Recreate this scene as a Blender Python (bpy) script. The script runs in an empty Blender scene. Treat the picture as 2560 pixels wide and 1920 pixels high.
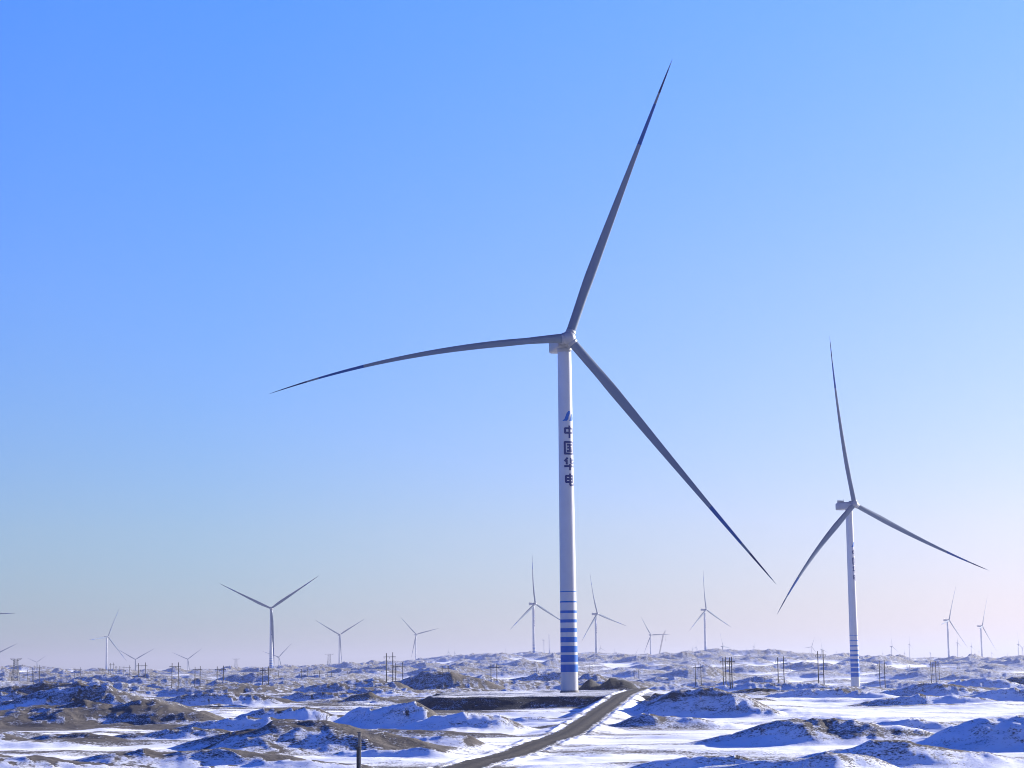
import bpy, bmesh, math, random
import numpy as np
from mathutils import Matrix, Vector

SC = bpy.context.scene
COL = SC.collection
R = math.radians
random.seed(4)

# ------------------------------------------------------------------ camera
W0, H0, F = 2560.0, 1920.0, 4725.0          # photograph pixels and focal length in pixels
PITCH, ROLL = math.atan(700.0 / F), -0.0112
MROT = (Matrix.Rotation(R(90) + PITCH, 3, 'X') @ Matrix.Rotation(ROLL, 3, 'Z'))


def ray(px, py):
    d = MROT @ Vector(((px - W0 / 2) / F, -(py - H0 / 2) / F, -1.0))
    return d / d.y


D_MAIN = 100.0 / (ray(1416, 852).z - ray(1424, 1731).z)   # hub is 100 m above the pad
HC = -ray(1424, 1731).z * D_MAIN                           # camera height over the pad (z = 0)


def pt(px, py, D):
    d = ray(px, py)
    return Vector((d.x * D, D, HC + d.z * D))


def hor(px):                                               # horizon row at a column
    return 1660.0 - (px - 1280) * 0.0112


cam = bpy.data.cameras.new('camera')
camo = bpy.data.objects.new('camera', cam)
COL.objects.link(camo)
cam.sensor_width = 36.0
cam.lens = 36.0 * F / W0
cam.clip_start = 1.0
cam.clip_end = 150000.0
camo.matrix_world = Matrix.Translation((0, 0, HC)) @ MROT.to_4x4()
SC.camera = camo

# ------------------------------------------------------------------ sky, sun, exposure
SUN_AZ, SUN_EL = 58.0, 14.5
world = bpy.data.worlds.new('World')
SC.world = world
world.use_nodes = True
nt = world.node_tree
bg = nt.nodes['Background']
sky = nt.nodes.new('ShaderNodeTexSky')
sky.sky_type = 'NISHITA'
sky.sun_disc = False
sky.sun_elevation = R(SUN_EL)
sky.sun_rotation = R(SUN_AZ)
sky.altitude = 900
sky.air_density = 1.0
sky.dust_density = 0.8
sky.ozone_density = 3.0
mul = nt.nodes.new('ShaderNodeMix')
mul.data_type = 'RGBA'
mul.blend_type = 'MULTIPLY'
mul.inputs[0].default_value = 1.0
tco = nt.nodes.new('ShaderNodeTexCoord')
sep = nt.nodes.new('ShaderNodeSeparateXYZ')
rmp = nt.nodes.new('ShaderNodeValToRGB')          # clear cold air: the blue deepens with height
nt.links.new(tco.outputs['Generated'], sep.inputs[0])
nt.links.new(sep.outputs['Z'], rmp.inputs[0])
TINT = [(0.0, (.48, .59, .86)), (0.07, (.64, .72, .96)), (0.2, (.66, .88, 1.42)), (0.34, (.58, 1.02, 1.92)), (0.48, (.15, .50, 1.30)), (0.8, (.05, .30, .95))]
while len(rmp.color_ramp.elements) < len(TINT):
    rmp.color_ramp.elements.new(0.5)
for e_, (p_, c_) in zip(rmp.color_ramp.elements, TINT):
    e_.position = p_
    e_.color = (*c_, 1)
# the sky away from the sun is the deeper blue
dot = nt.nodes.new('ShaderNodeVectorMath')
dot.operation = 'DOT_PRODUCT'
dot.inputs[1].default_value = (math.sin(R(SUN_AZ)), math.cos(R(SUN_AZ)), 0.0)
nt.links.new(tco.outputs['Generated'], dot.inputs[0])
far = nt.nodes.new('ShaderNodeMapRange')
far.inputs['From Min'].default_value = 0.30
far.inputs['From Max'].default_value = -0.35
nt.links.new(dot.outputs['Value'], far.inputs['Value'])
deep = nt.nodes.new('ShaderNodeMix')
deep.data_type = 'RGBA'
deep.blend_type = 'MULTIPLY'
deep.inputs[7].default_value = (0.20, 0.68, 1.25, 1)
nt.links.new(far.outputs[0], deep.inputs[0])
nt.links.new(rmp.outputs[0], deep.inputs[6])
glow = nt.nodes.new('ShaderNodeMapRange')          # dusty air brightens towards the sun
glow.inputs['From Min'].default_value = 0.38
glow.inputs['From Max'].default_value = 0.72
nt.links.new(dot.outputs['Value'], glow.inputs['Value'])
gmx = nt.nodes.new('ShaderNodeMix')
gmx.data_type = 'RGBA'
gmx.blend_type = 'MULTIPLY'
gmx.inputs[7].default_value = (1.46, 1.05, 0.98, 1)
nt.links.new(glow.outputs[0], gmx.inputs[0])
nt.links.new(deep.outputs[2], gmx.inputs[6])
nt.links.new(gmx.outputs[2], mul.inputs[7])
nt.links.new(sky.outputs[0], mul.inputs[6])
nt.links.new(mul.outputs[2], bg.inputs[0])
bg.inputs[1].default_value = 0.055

sun = bpy.data.lights.new('sun', 'SUN')
sun.energy = 5.0
sun.angle = R(0.5)
sun.color = (1.0, 0.95, 0.88)
suno = bpy.data.objects.new('sun', sun)
COL.objects.link(suno)
SDIR = Vector((math.sin(R(SUN_AZ)) * math.cos(R(SUN_EL)), math.cos(R(SUN_AZ)) * math.cos(R(SUN_EL)), math.sin(R(SUN_EL))))
suno.rotation_euler = SDIR.to_track_quat('Z', 'Y').to_euler()
suno.location = (300, -100, 400)

SC.view_settings.view_transform = 'Standard'
SC.view_settings.look = 'None'
SC.view_settings.exposure = 1.65
SC.view_settings.gamma = 1.0
SC.render.engine = 'CYCLES'
SC.cycles.use_denoising = True
SC.cycles.max_bounces = 5
SC.cycles.diffuse_bounces = 3
SC.cycles.volume_bounces = 0
SC.cycles.filter_width = 1.0
HAZE_DENSITY = 0.7e-4


# ------------------------------------------------------------------ materials
def mat(name, col, rough=0.6, var=0.12, scale=1.0, spec=0.3, metal=0.0):
    m = bpy.data.materials.new(name)
    m.use_nodes = True
    n = m.node_tree.nodes
    b = n['Principled BSDF']
    b.inputs['Roughness'].default_value = rough
    b.inputs['Specular IOR Level'].default_value = spec
    b.inputs['Metallic'].default_value = metal
    tc = n.new('ShaderNodeTexCoord')
    no = n.new('ShaderNodeTexNoise')
    no.inputs['Scale'].default_value = scale
    no.inputs['Detail'].default_value = 5
    rp = n.new('ShaderNodeValToRGB')
    rp.color_ramp.elements[0].position = 0.3
    rp.color_ramp.elements[1].position = 0.7
    rp.color_ramp.elements[0].color = (*[c * (1 - var) for c in col], 1)
    rp.color_ramp.elements[1].color = (*[min(1, c * (1 + var)) for c in col], 1)
    L = m.node_tree.links
    L.new(tc.outputs['Object'], no.inputs['Vector'])
    L.new(no.outputs[0], rp.inputs[0])
    L.new(rp.outputs[0], b.inputs['Base Color'])
    return m


M_WHITE = mat('turbine_paint', (0.36, 0.365, 0.39), 0.26, 0.04, 0.25, 0.6)
M_BLADE = mat('blade_gelcoat', (0.100, 0.134, 0.190), 0.75, 0.05, 0.15, 0.1)
M_NACELLE = mat('nacelle_paint', (0.21, 0.22, 0.25), 0.45, 0.06, 0.3, 0.4)
M_BAND = mat('blue_band_paint', (0.004, 0.085, 0.34), 0.6, 0.06, 0.4, 0.06)
M_BLADE_BAND = mat('blade_band_paint', (0.006, 0.055, 0.21), 0.7, 0.06, 0.4, 0.06)
M_TIP = mat('blade_tip_paint', (0.008, 0.022, 0.085), 0.7, 0.06, 0.4, 0.06)
M_NAVY = mat('navy_letter_paint', (0.006, 0.018, 0.11), 0.6, 0.05, 1.0, 0.15)
M_DARK = mat('dark_metal', (0.06, 0.06, 0.065), 0.5, 0.2, 2.0)
M_WOOD = mat('weathered_pole', (0.035, 0.032, 0.034), 0.8, 0.3, 1.5)
M_STEEL = mat('galvanised_steel', (0.10, 0.105, 0.115), 0.5, 0.15, 1.0)
M_CONC = mat('weathered_concrete', (0.16, 0.15, 0.14), 0.9, 0.45, 2.5)
M_CRANE = mat('crane_paint', (0.22, 0.20, 0.20), 0.5, 0.1, 0.5)
M_TWIG = mat('dry_twig', (0.10, 0.075, 0.055), 0.9, 0.2, 3.0)


def ground_material(name, soil, use_attr=True, snow_bias=0.0, fine=1.0):
    """soil under broken wind-blown snow; the point attribute 'cover' says how much snow lies"""
    m = bpy.data.materials.new(name)
    m.use_nodes = True
    n, L = m.node_tree.nodes, m.node_tree.links
    b = n['Principled BSDF']
    b.inputs['Roughness'].default_value = 0.85
    b.inputs['Specular IOR Level'].default_value = 0.15
    geo = n.new('ShaderNodeNewGeometry')

    def noise(scale, detail, stretch=(1, 1, 1), rough=0.55, off=0.0):
        mp = n.new('ShaderNodeMapping')
        mp.inputs['Scale'].default_value = stretch
        mp.inputs['Location'].default_value = (off, off * 0.7, off * 0.3)
        mp.inputs['Rotation'].default_value = (0, 0, R(12))
        L.new(geo.outputs['Position'], mp.inputs['Vector'])
        t = n.new('ShaderNodeTexNoise')
        t.inputs['Scale'].default_value = scale
        t.inputs['Detail'].default_value = detail
        t.inputs['Roughness'].default_value = rough
        L.new(mp.outputs[0], t.inputs['Vector'])
        return t.outputs[0]

    def math_(op, a, bb):
        x = n.new('ShaderNodeMath')
        x.operation = op
        for i, v in enumerate((a, bb)):
            if isinstance(v, (int, float)):
                x.inputs[i].default_value = v
            else:
                L.new(v, x.inputs[i])
        return x.outputs[0]

    n1 = noise(0.85 * fine, 6, (0.55, 1, 1), 0.68)           # drift-wide patches
    n2 = noise(4.5 * fine, 4, (0.6, 1, 1), 0.65, 37.0)        # clods and tufts
    if use_attr:
        at = n.new('ShaderNodeAttribute')
        at.attribute_name = 'cover'
        cov = at.outputs['Fac']
    else:
        cov = math_('ADD', 0.5, 0.0)
    a = math_('MULTIPLY', math_('SUBTRACT', n1, 0.5), 1.6)
    c = math_('MULTIPLY', math_('SUBTRACT', n2, 0.5), 2.2)
    s = math_('ADD', math_('ADD', math_('ADD', cov, a), c), snow_bias)
    mr = n.new('ShaderNodeMapRange')
    mr.interpolation_type = 'SMOOTHSTEP'
    mr.inputs['From Min'].default_value = 0.25
    mr.inputs['From Max'].default_value = 0.75
    L.new(s, mr.inputs['Value'])
    soilr = n.new('ShaderNodeValToRGB')
    soilr.color_ramp.elements[0].position = 0.3
    soilr.color_ramp.elements[1].position = 0.72
    soilr.color_ramp.elements[0].color = (*[v * 0.72 for v in soil], 1)
    soilr.color_ramp.elements[1].color = (*[v * 1.25 for v in soil], 1)
    L.new(noise(0.9, 6, (1, 1, 1), 0.6, 11.0), soilr.inputs[0])
    sp = n.new('ShaderNodeAttribute')                       # freshly dug earth is darker
    sp.attribute_name = 'spoil'
    dug = n.new('ShaderNodeMix')
    dug.data_type = 'RGBA'
    dug.blend_type = 'MULTIPLY'
    dug.inputs[7].default_value = (0.42, 0.46, 0.52, 1)
    L.new(sp.outputs['Fac'], dug.inputs[0])
    L.new(soilr.outputs[0], dug.inputs[6])
    snowr = n.new('ShaderNodeValToRGB')
    snowr.color_ramp.elements[0].position = 0.3
    snowr.color_ramp.elements[1].position = 0.7
    snowr.color_ramp.elements[0].color = (0.74, 0.75, 0.78, 1)
    snowr.color_ramp.elements[1].color = (0.86, 0.87, 0.88, 1)
    L.new(noise(0.12, 4, (0.5, 1, 1), 0.5, 5.0), snowr.inputs[0])
    mx = n.new('ShaderNodeMix')
    mx.data_type = 'RGBA'
    L.new(mr.outputs[0], mx.inputs[0])
    L.new(dug.outputs[2], mx.inputs[6])
    L.new(snowr.outputs[0], mx.inputs[7])
    L.new(mx.outputs[2], b.inputs['Base Color'])
    bp = n.new('ShaderNodeBump')
    bp.inputs['Strength'].default_value = 0.55
    bp.inputs['Distance'].default_value = 0.6
    hsum = math_('ADD', math_('MULTIPLY', n2, 0.35), math_('MULTIPLY', n1, 0.9))
    inv = math_('SUBTRACT', 1.25, math_('MULTIPLY', mr.outputs[0], 0.85))
    L.new(math_('MULTIPLY', hsum, inv), bp.inputs['Height'])
    L.new(bp.outputs[0], b.inputs['Normal'])
    return m


M_GROUND = ground_material('snowy_steppe', (0.092, 0.081, 0.073))
M_PAD = ground_material('dark_spoil', (0.040, 0.042, 0.050))
M_ROAD = ground_material('packed_gravel', (0.050, 0.044, 0.039))


# ------------------------------------------------------------------ helpers
def link_mesh(name, verts, faces, mats, parent=None, face_mats=None, smooth=True):
    me = bpy.data.meshes.new(name)
    me.from_pydata([tuple(v) for v in verts], [], faces)
    for m in (mats if isinstance(mats, (list, tuple)) else [mats]):
        me.materials.append(m)
    if face_mats:
        me.polygons.foreach_set('material_index', face_mats)
    if smooth:
        me.polygons.foreach_set('use_smooth', [True] * len(me.polygons))
    o = bpy.data.objects.new(name, me)
    COL.objects.link(o)
    if parent:
        o.parent = parent
    return o


class MB:
    """collects bars and boxes into one mesh"""
    def __init__(self):
        self.v, self.f = [], []

    def bar(self, a, b, r0, r1=None, n=6, cap=True):
        a, b = Vector(a), Vector(b)
        r1 = r0 if r1 is None else r1
        d = (b - a).normalized()
        u = d.orthogonal().normalized()
        w = d.cross(u)
        i0 = len(self.v)
        for p, r in ((a, r0), (b, r1)):
            for k in range(n):
                t = 2 * math.pi * k / n
                self.v.append(p + u * (r * math.cos(t)) + w * (r * math.sin(t)))
        for k in range(n):
            k2 = (k + 1) % n
            self.f.append((i0 + k, i0 + k2, i0 + n + k2, i0 + n + k))
        if cap:
            self.f.append(tuple(i0 + k for k in reversed(range(n))))
            self.f.append(tuple(i0 + n + k for k in range(n)))

    def box(self, c, s, bevel=0.0):
        bm = bmesh.new()
        bmesh.ops.create_cube(bm, size=1.0)
        bmesh.ops.scale(bm, vec=s, verts=bm.verts)
        bmesh.ops.translate(bm, vec=c, verts=bm.verts)
        if bevel:
            bmesh.ops.bevel(bm, geom=list(bm.edges), offset=bevel, segments=3, profile=0.5, affect='EDGES')
        bm.verts.index_update()
        i0 = len(self.v)
        self.v += [v.co.copy() for v in bm.verts]
        self.f += [tuple(i0 + v.index for v in f.verts) for f in bm.faces]
        bm.free()

    def build(self, name, m, parent=None, smooth=False):
        return link_mesh(name, self.v, self.f, m, parent, None, smooth)


def tag(o, label, cat, group=None):
    o['label'] = label
    o['category'] = cat
    if group:
        o['group'] = group
    return o


def empty(name, loc):
    o = bpy.data.objects.new(name, None)
    COL.objects.link(o)
    o.location = loc
    o.empty_display_size = 2
    return o


def clone(o, parent):
    c = o.copy()
    COL.objects.link(c)
    c.parent = parent
    return c


# ------------------------------------------------------------------ noise and terrain
def _hash(ix, iy, seed):
    h = (ix.astype(np.int64) * 374761393 + iy.astype(np.int64) * 668265263 + seed * 1274126177) & 0xFFFFFFFF
    h = ((h ^ (h >> 13)) * 1274126177) & 0xFFFFFFFF
    h = (h ^ (h >> 16)) & 0xFFFFFFFF
    return h


_GA = np.arange(256) * (2 * np.pi / 256)
_GX, _GY = np.cos(_GA), np.sin(_GA)


def pn(x, y, seed=0):
    """2-D gradient noise, about -0.7 .. 0.7"""
    xi, yi = np.floor(x), np.floor(y)
    fx, fy = x - xi, y - yi
    xi, yi = xi.astype(np.int64), yi.astype(np.int64)
    u = fx * fx * fx * (fx * (fx * 6 - 15) + 10)
    v = fy * fy * fy * (fy * (fy * 6 - 15) + 10)

    def g(dx, dy):
        k = _hash(xi + dx, yi + dy, seed) & 255
        return _GX[k] * (fx - dx) + _GY[k] * (fy - dy)
    a = g(0, 0) * (1 - u) + g(1, 0) * u
    b = g(0, 1) * (1 - u) + g(1, 1) * u
    return a * (1 - v) + b * v


def sstep(x, a, b):
    t = np.clip((x - a) / (b - a), 0, 1)
    return t * t * (3 - 2 * t)


# control points of the broad relief: (column, distance, ground height)
CTRL = [(c, d, z) for c in (-300, 0, 400, 800, 1280, 1700, 2100, 2560, 2860) for d, z in ((120, -3.2), (240, -3.2), (420, -3.1), (640, -3.2))]
CTRL += [(100, 1000, -3.8), (600, 1000, -3.5), (1000, 1000, -3.5), (1500, 950, -4.2), (1800, 1000, -5.0), (2560, 1000, -5.5),
         (100, 1800, -4), (600, 1800, -3), (1050, 1700, -1), (1500, 1700, -1.5), (2000, 1700, -2.5), (2500, 1800, -4),
         (1050, 2600, 3), (1500, 2600, 6), (1950, 2600, 8), (2400, 2700, -2),
         (100, 3000, -4.5), (450, 3000, -3.5), (100, 4800, -5), (450, 5000, -3), (620, 4700, -2),
         (100, 6600, -44), (330, 6600, -44), (470, 6600, -42), (690, 6600, -40), (0, 9000, -50), (690, 9000, -50),
         (0, 20000, -40), (800, 20000, -30), (1500, 20000, -10), (2560, 20000, -6), (1500, 7000, 0), (2000, 7000, 0),
         (2230, 6600, 4.5), (2400, 6600, 5), (2560, 6600, 5), (2230, 5200, 4), (2560, 5200, 3.5), (2300, 10000, 0), (2560, 10000, 0)]

# turbines: hub column,row, base column,row, distance (None = from a 100 m hub), blade px, yaw, phase
TURB = []


def T(hx, hy, bx, by, D, blade, yaw, ph, label, rotor=True, nac=True):
    if D is None:
        D = 100.0 / (ray(hx, hy).z - ray(hx, by).z)
    s = F / (D * math.cos(PITCH))
    b = pt(bx, by, D)
    hh = pt(hx, hy, D).z - b.z
    kr = (blade / s / 88.0) if blade else max(0.45, hh / 100.0)
    TURB.append(dict(base=b, hh=hh, kr=kr, yaw=yaw, ph=ph, label=label, D=D, rotor=rotor, nac=nac, hx=hx))
    CTRL.append((bx, D, b.z))


T(2137, 1262, 2139, 1718, None, 410, 29, 101, 'second largest wind turbine, white tower with blue bands on the right')
T(677.6, 1521.5, 677, 1683, None, 144, 4, 34, 'white turbine with raised Y blades and banded tower on the left snow plain')
T(266, 1592, 265.5, 1680, None, 80, 56, 67, 'pale turbine far left behind the cluster of poles, one blade up one down right')
T(-20, 1640, -20, 1688, 6200, 68, 10, 27, 'turbine mostly cut by left edge, low blade reaching up right')
T(-50, 1536, -50, 1676, 3700, 86, 6, 1, 'turbine beyond the left edge showing one level blade tip high up')
T(92, 1655.5, 91, 1700, 6600, 28, 20, 36, 'tiny turbine between steel pylon and thin poles at far left')
T(337.6, 1648.7, 337.4, 1705, 6600, 54, 18, 30, 'small hazy turbine just above the left snow horizon with a long blade right')
T(468.7, 1648, 468.7, 1700, 6600, 44, 20, 37, 'small hazy turbine behind the paired poles, blade pointing up right')
T(696, 1642.5, 695.7, 1700, 6600, 50, 34, 43, 'small hazy turbine close right of the Y bladed banded turbine')
T(849, 1587, 848.3, 1669, None, 76, 24, 31, 'grey turbine left of the two tall poles, blades in a wide Y')
T(1040, 1586, 1040, 1661, None, 62, 22, 14, 'grey turbine at the left foot of the blue ridge, blade level right')
T(1335, 1509.4, 1335, 1645, None, 124, 44, 93, 'tall grey turbine directly left of the big tower, blade straight up')
T(1492.6, 1534.7, 1491, 1650.5, None, 106, 46, 103, 'tall grey turbine directly right of the big tower')
T(1500.6, 1620, 1500.6, 1642, 6000, 24, 50, 97, 'tiny turbine at right foot of the tall grey turbine beside the big tower')
T(1588, 1637, 1588, 1660, 6000, 22, 40, 55, 'tiny turbine hidden by the ridge, one blade tip leaning right')
T(1537, 1636, 1537, 1662, 6200, 16, 40, 92, 'faint turbine tip poking over the ridge right of the big tower')
T(1626.8, 1587.5, 1627, 1640, 5200, 54, 26, 1, 'grey turbine beside the leaning crane boom with a level blade')
T(1763.5, 1524, 1764, 1634.5, None, 100, 46, 93, 'tall grey turbine on the ridge between big tower and right turbine')
T(1731.6, 1622, 1731.8, 1640, 6000, 20, 68, 120, 'stubby small turbine left of the ridge turbine, farther left of two')
T(1741, 1618.6, 1741.2, 1640, 6000, 24, 62, 65, 'small turbine just left of the ridge turbine, blade leaning right')
T(1807, 1616, 1807, 1650, 5000, 42, 58, 113, 'turbine half hidden behind the ridge peak, blade leaning left')
T(1885, 1616, 1885, 1640, 6000, 22, 62, 66, 'small turbine behind the second ridge peak, blade leaning right')
T(1866, 1625, 1866, 1645, 6300, 13, 50, 95, 'faint tiny turbine between the two ridge peaks')
T(2029, 1617, 2029.5, 1645, 6000, 28, 26, 67, 'white sunlit small turbine left of the right banded tower, X shaped blades')
T(2055.3, 1623, 2055, 1650, 6000, 30, 56, 101, 'small turbine behind two thin poles left of the right banded tower')
T(2023.5, 1632, 2023.5, 1645, 6400, 12, 55, 88, 'tiny faint turbine left of the white sunlit small turbine')
T(2012, 1634, 2013, 1642, 6400, 10, 55, 100, 'tiniest turbine on the hill slope left of the right banded tower')
T(2228.9, 1615.7, 2230, 1650, 6200, 40, 58, 96, 'hazy turbine nearest right of the right banded tower, upright blade')
T(2373, 1550, 2373, 1656, None, 93, 54, 69, 'tall pale turbine at right, left one of the two tall ones')
T(2455.6, 1565, 2456, 1655.5, None, 82, 60, 67, 'tall pale turbine at right, right one of the two tall ones')
T(2274, 1610.7, 2274.7, 1650, 6200, 24, 60, 84, 'hazy white turbine with short blades right of a fainter one')
T(2261, 1633, 2261.5, 1650, 6400, 18, 60, 97, 'faint small turbine between two hazier ones right of the banded tower')
T(2394, 1607, 2394.8, 1649, 6200, 32, 64, 103, 'turbine standing under the long blade of the left tall pale turbine')
T(2428.5, 1615.7, 2429.5, 1650, 6200, 24, 60, 97, 'hazy turbine between the two tall pale turbines at right')
T(2546.7, 1610.7, 2547.5, 1650, 6200, 32, 56, 98, 'white turbine near the right edge, left of a fainter one')
T(2556, 1620, 2556.5, 1650, 6300, 24, 40, 28, 'faint turbine cut by the right edge')
T(2480, 1632, 2480, 1650, 6400, 17, 60, 93, 'tiny turbine crossed by the down blade of the right tall pale turbine')
T(2448, 1628, 2448, 1649, 6500, 13, 60, 75, 'tiny faint turbine touching left side of the right tall pale tower')
T(2519, 1637, 2519, 1650, 6500, 12, 60, 60, 'tiny faint turbine alone between the tall pair and the right edge')
T(2091, 1630, 2091, 1652, 6500, 14, 60, 96, 'ghostly turbine in the haze left of the right banded tower foot')
T(2207, 1633, 2207, 1650, 6500, 13, 60, 90, 'ghostly tiny turbine in the haze nearest right of the banded tower')
T(1121, 1630, 1121, 1660, 5600, 22, 64, 82, 'faint turbine over the blue ridge crest, left one of two')
T(1136.5, 1632, 1136.5, 1660, 5600, 18, 66, 92, 'faint turbine over the blue ridge crest, right one of two')
T(1264, 1634, 1264, 1655, 5600, 24, 66, 96, 'thin turbine blade rising behind the highest crest left of the big tower')
T(1360, 1600, 1360.5, 1635, 4800, 0, 80, 0, 'bladeless turbine tower carrying only its nacelle, left of the big tower', rotor=False)
T(1373, 1586, 1373.5, 1635, 5200, 0, 0, 0, 'bare pale tower section without nacelle beside the bladeless one', rotor=False, nac=False)
T(2327.5, 1632, 2327.5, 1650, 6000, 0, 70, 0, 'short bladeless tower on the horizon above a cluster of poles', rotor=False)

CT_A = np.array([(c - 1280) / 420.0 for c, d, z in CTRL])
CT_L = np.array([math.log(d) / 0.24 for c, d, z in CTRL])
CT_Z = np.array([z for c, d, z in CTRL])


def relief(x, y):
    """broad ground height"""
    x, y = np.asarray(x, float), np.asarray(y, float)
    d = np.maximum(np.hypot(x, y), 40.0)
    yy = np.maximum(y, 1e-3)
    a = np.where(y > 0, np.clip(x / yy * (F / math.cos(PITCH)) / 420.0, -4.4, 4.4), np.sign(x) * 4.4)
    l = np.log(d) / 0.24
    num = np.zeros_like(d)
    den = np.zeros_like(d)
    for ca, cl, cz in zip(CT_A, CT_L, CT_Z):
        w = 1.0 / ((a - ca) ** 2 + (l - cl) ** 2 + 0.12) ** 2
        num += w * cz
        den += w
    z = num / den
    # the rise the photographer stands on, behind everything in view
    k = 1 - sstep(d, 8, 45)
    return z * (1 - k) + (HC - 1.65) * k


# hand-placed hummocks: crest column,row, foot row, left and right half-width px, bare soil (0 thin snow, 1 bare sunny side, 2 all bare)
HILLS = []


def hill(cx, cy, by, wl, wr, bare=0.0, D=None, z0=None, rot=0.0, sharp=1.0):
    for _ in range(4):
        if D is None:
            g = -3.2 if z0 is None else z0
            d0 = (g - HC) / ray(cx, by).z
            zz = g
            for _k in range(4):
                p = pt(cx, by, d0)
                zz = float(relief(np.array([p.x]), np.array([p.y]))[0]) if z0 is None else z0
                d0 = min((zz - HC) / min(ray(cx, by).z, -0.0008), 5000)
            h = 3.0
            for _k in range(6):
                d1 = d0 + (3.2 if 1.6 < bare < 2.5 else 2.0) * h
                h = max(0.5, pt(cx, cy, d1).z - zz)
        else:
            d1 = D
            p = pt(cx, cy, D)
            zz = float(relief(np.array([p.x]), np.array([p.y]))[0])
            h = max(1.0, p.z - zz)
        break
    s = F / (d1 * math.cos(PITCH))
    p = pt(cx, cy, d1)
    k = 1.95 if d1 < 340 else 1.6
    HILLS.append((p.x, d1, h, k * wl / s, k * wr / s, (4.3 if 1.6 < bare < 2.5 else (2.9 if d1 < 340 else 2.4)) * h, 3.6 * h, bare, rot, sharp))


# left foreground
hill(185, 1866, 1940, 250, 200, 1)
hill(430, 1882, 1935, 200, 300, 2)
hill(690, 1906, 1945, 160, 200, 2)
hill(320, 1689, 1724, 230, 190, 0.35)
hill(240, 1706, 1742, 160, 150, 0.2)
hill(140, 1714, 1762, 190, 130, 0.3)
hill(10, 1738, 1770, 120, 110, 1.2)
hill(205, 1727, 1792, 190, 190, 0.2)
hill(310, 1757, 1818, 300, 230, 2)
hill(60, 1824, 1866, 190, 210, 2)
hill(180, 1838, 1862, 100, 110, 2)
hill(520, 1738, 1770, 110, 190, 0.9)
hill(600, 1800, 1826, 120, 210, 1.2)
hill(725, 1814, 1896, 110, 230, 2)
hill(618, 1836, 1878, 90, 70, 0)
hill(690, 1776, 1812, 90, 220, 1.3)
hill(885, 1826, 1850, 140, 250, 2)
hill(1120, 1846, 1878, 190, 170, 1.7)
hill(1010, 1872, 1896, 170, 140, 1.6)
hill(480, 1828, 1850, 150, 130, 1.4)
hill(800, 1738, 1760, 130, 160, 1.2)
hill(940, 1771, 1813, 78, 60, 0.2)
hill(1018, 1770, 1820, 112, 70, 0.8)
hill(1165, 1791, 1832, 118, 110, 0.3)
hill(915, 1744, 1766, 50, 60, 1)
hill(1330, 1793, 1810, 60, 70, 0.5)
# middle distance, left of and behind the tower
hill(1062, 1683, 1740, 230, 140, 0.6)
hill(1228, 1686, 1722, 170, 110, 0.5)
hill(1222, 1705, 1724, 62, 70, 0.3)
hill(965, 1708, 1742, 90, 60, 1.2)
hill(1378, 1684, 1722, 95, 70, 0.2)
hill(622, 1684, 1716, 90, 90, 0.9)
hill(706, 1716, 1738, 60, 60, 0.2)
hill(772, 1715, 1738, 40, 55, 0.3)
hill(560, 1706, 1738, 70, 60, 0.1)
hill(420, 1700, 1725, 90, 120, 0.6)
# spoil and broken ground right of the tower
hill(1478, 1684, 1726, 40, 45, 0.8)
hill(1492, 1692, 1733, 36, 40, 3)
hill(1533, 1699, 1733, 30, 55, 3)
hill(1590, 1722, 1737, 40, 80, 3)
hill(1650, 1741, 1783, 38, 42, 3)
hill(1745, 1732, 1796, 125, 120, 0.3)
hill(1832, 1748, 1790, 60, 70, 0.2)
hill(1640, 1794, 1822, 75, 110, 0.6)
hill(1890, 1722, 1738, 80, 110, 3)
hill(2060, 1730, 1750, 150, 140, 0.9)
# right foreground
hill(2060, 1811, 1866, 170, 190, 0.15)
hill(2240, 1816, 1852, 140, 190, 0.5)
hill(2525, 1806, 1882, 150, 170, 0.4)
hill(2005, 1871, 1950, 240, 130, 0.2)
hill(2170, 1872, 1925, 120, 240, 0.6)
hill(2270, 1880, 1905, 90, 130, 0.9)
hill(1800, 1905, 1945, 190, 150, 0.6)
hill(2310, 1748, 1770, 130, 190, 1)
hill(2340, 1716, 1746, 120, 110, 0.9)
hill(2550, 1731, 1758, 120, 130, 0.2)
hill(2545, 1690, 1728, 110, 120, 0.1)
hill(2468, 1700, 1730, 80, 70, 0.4)
hill(2380, 1706, 1726, 90, 90, 1.4)
hill(1988, 1693, 1724, 80, 90, 0.1)
hill(2068, 1700, 1724, 70, 70, 0.2)
hill(2160, 1735, 1752, 60, 60, 0.2)
hill(2170, 1690, 1716, 60, 80, 0.8)
hill(1862, 1676, 1702, 60, 70, 0.2)
hill(1918, 1694, 1724, 100, 60, 0.1)
hill(1662, 1694, 1714, 65, 70, 0.2)
hill(1762, 1702, 1722, 55, 60, 0.2)
hill(1700, 1668, 1692, 60, 60, 0.3)
hill(1790, 1683, 1702, 60, 50, 0.3)
# far ridge
hill(1280, 1628, 0, 150, 110, 0.2, D=3300)
hill(1140, 1642, 0, 140, 90, 0.2, D=3400)
hill(1210, 1648, 0, 60, 60, 0.1, D=3000)
hill(1385, 1627, 0, 75, 75, 0.5, D=3300)
hill(1450, 1633, 0, 50, 70, 0.5, D=3300)
hill(1540, 1635, 0, 60, 70, 0.4, D=3600)
hill(1803, 1623, 0, 80, 60, 0.4, D=4000)
hill(1895, 1623, 0, 70, 110, 0.3, D=3800)
hill(2000, 1634, 0, 80, 90, 0.3, D=3500)
hill(1890, 1641, 0, 60, 70, 0.1, D=2600)
hill(1935, 1650, 0, 50, 70, 0.1, D=2400)
hill(1712, 1644, 0, 40, 40, 0.1, D=2700)
hill(1740, 1646, 0, 50, 80, 0.1, D=2500)
hill(1640, 1648, 0, 60, 60, 0.2, D=2500)
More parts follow.
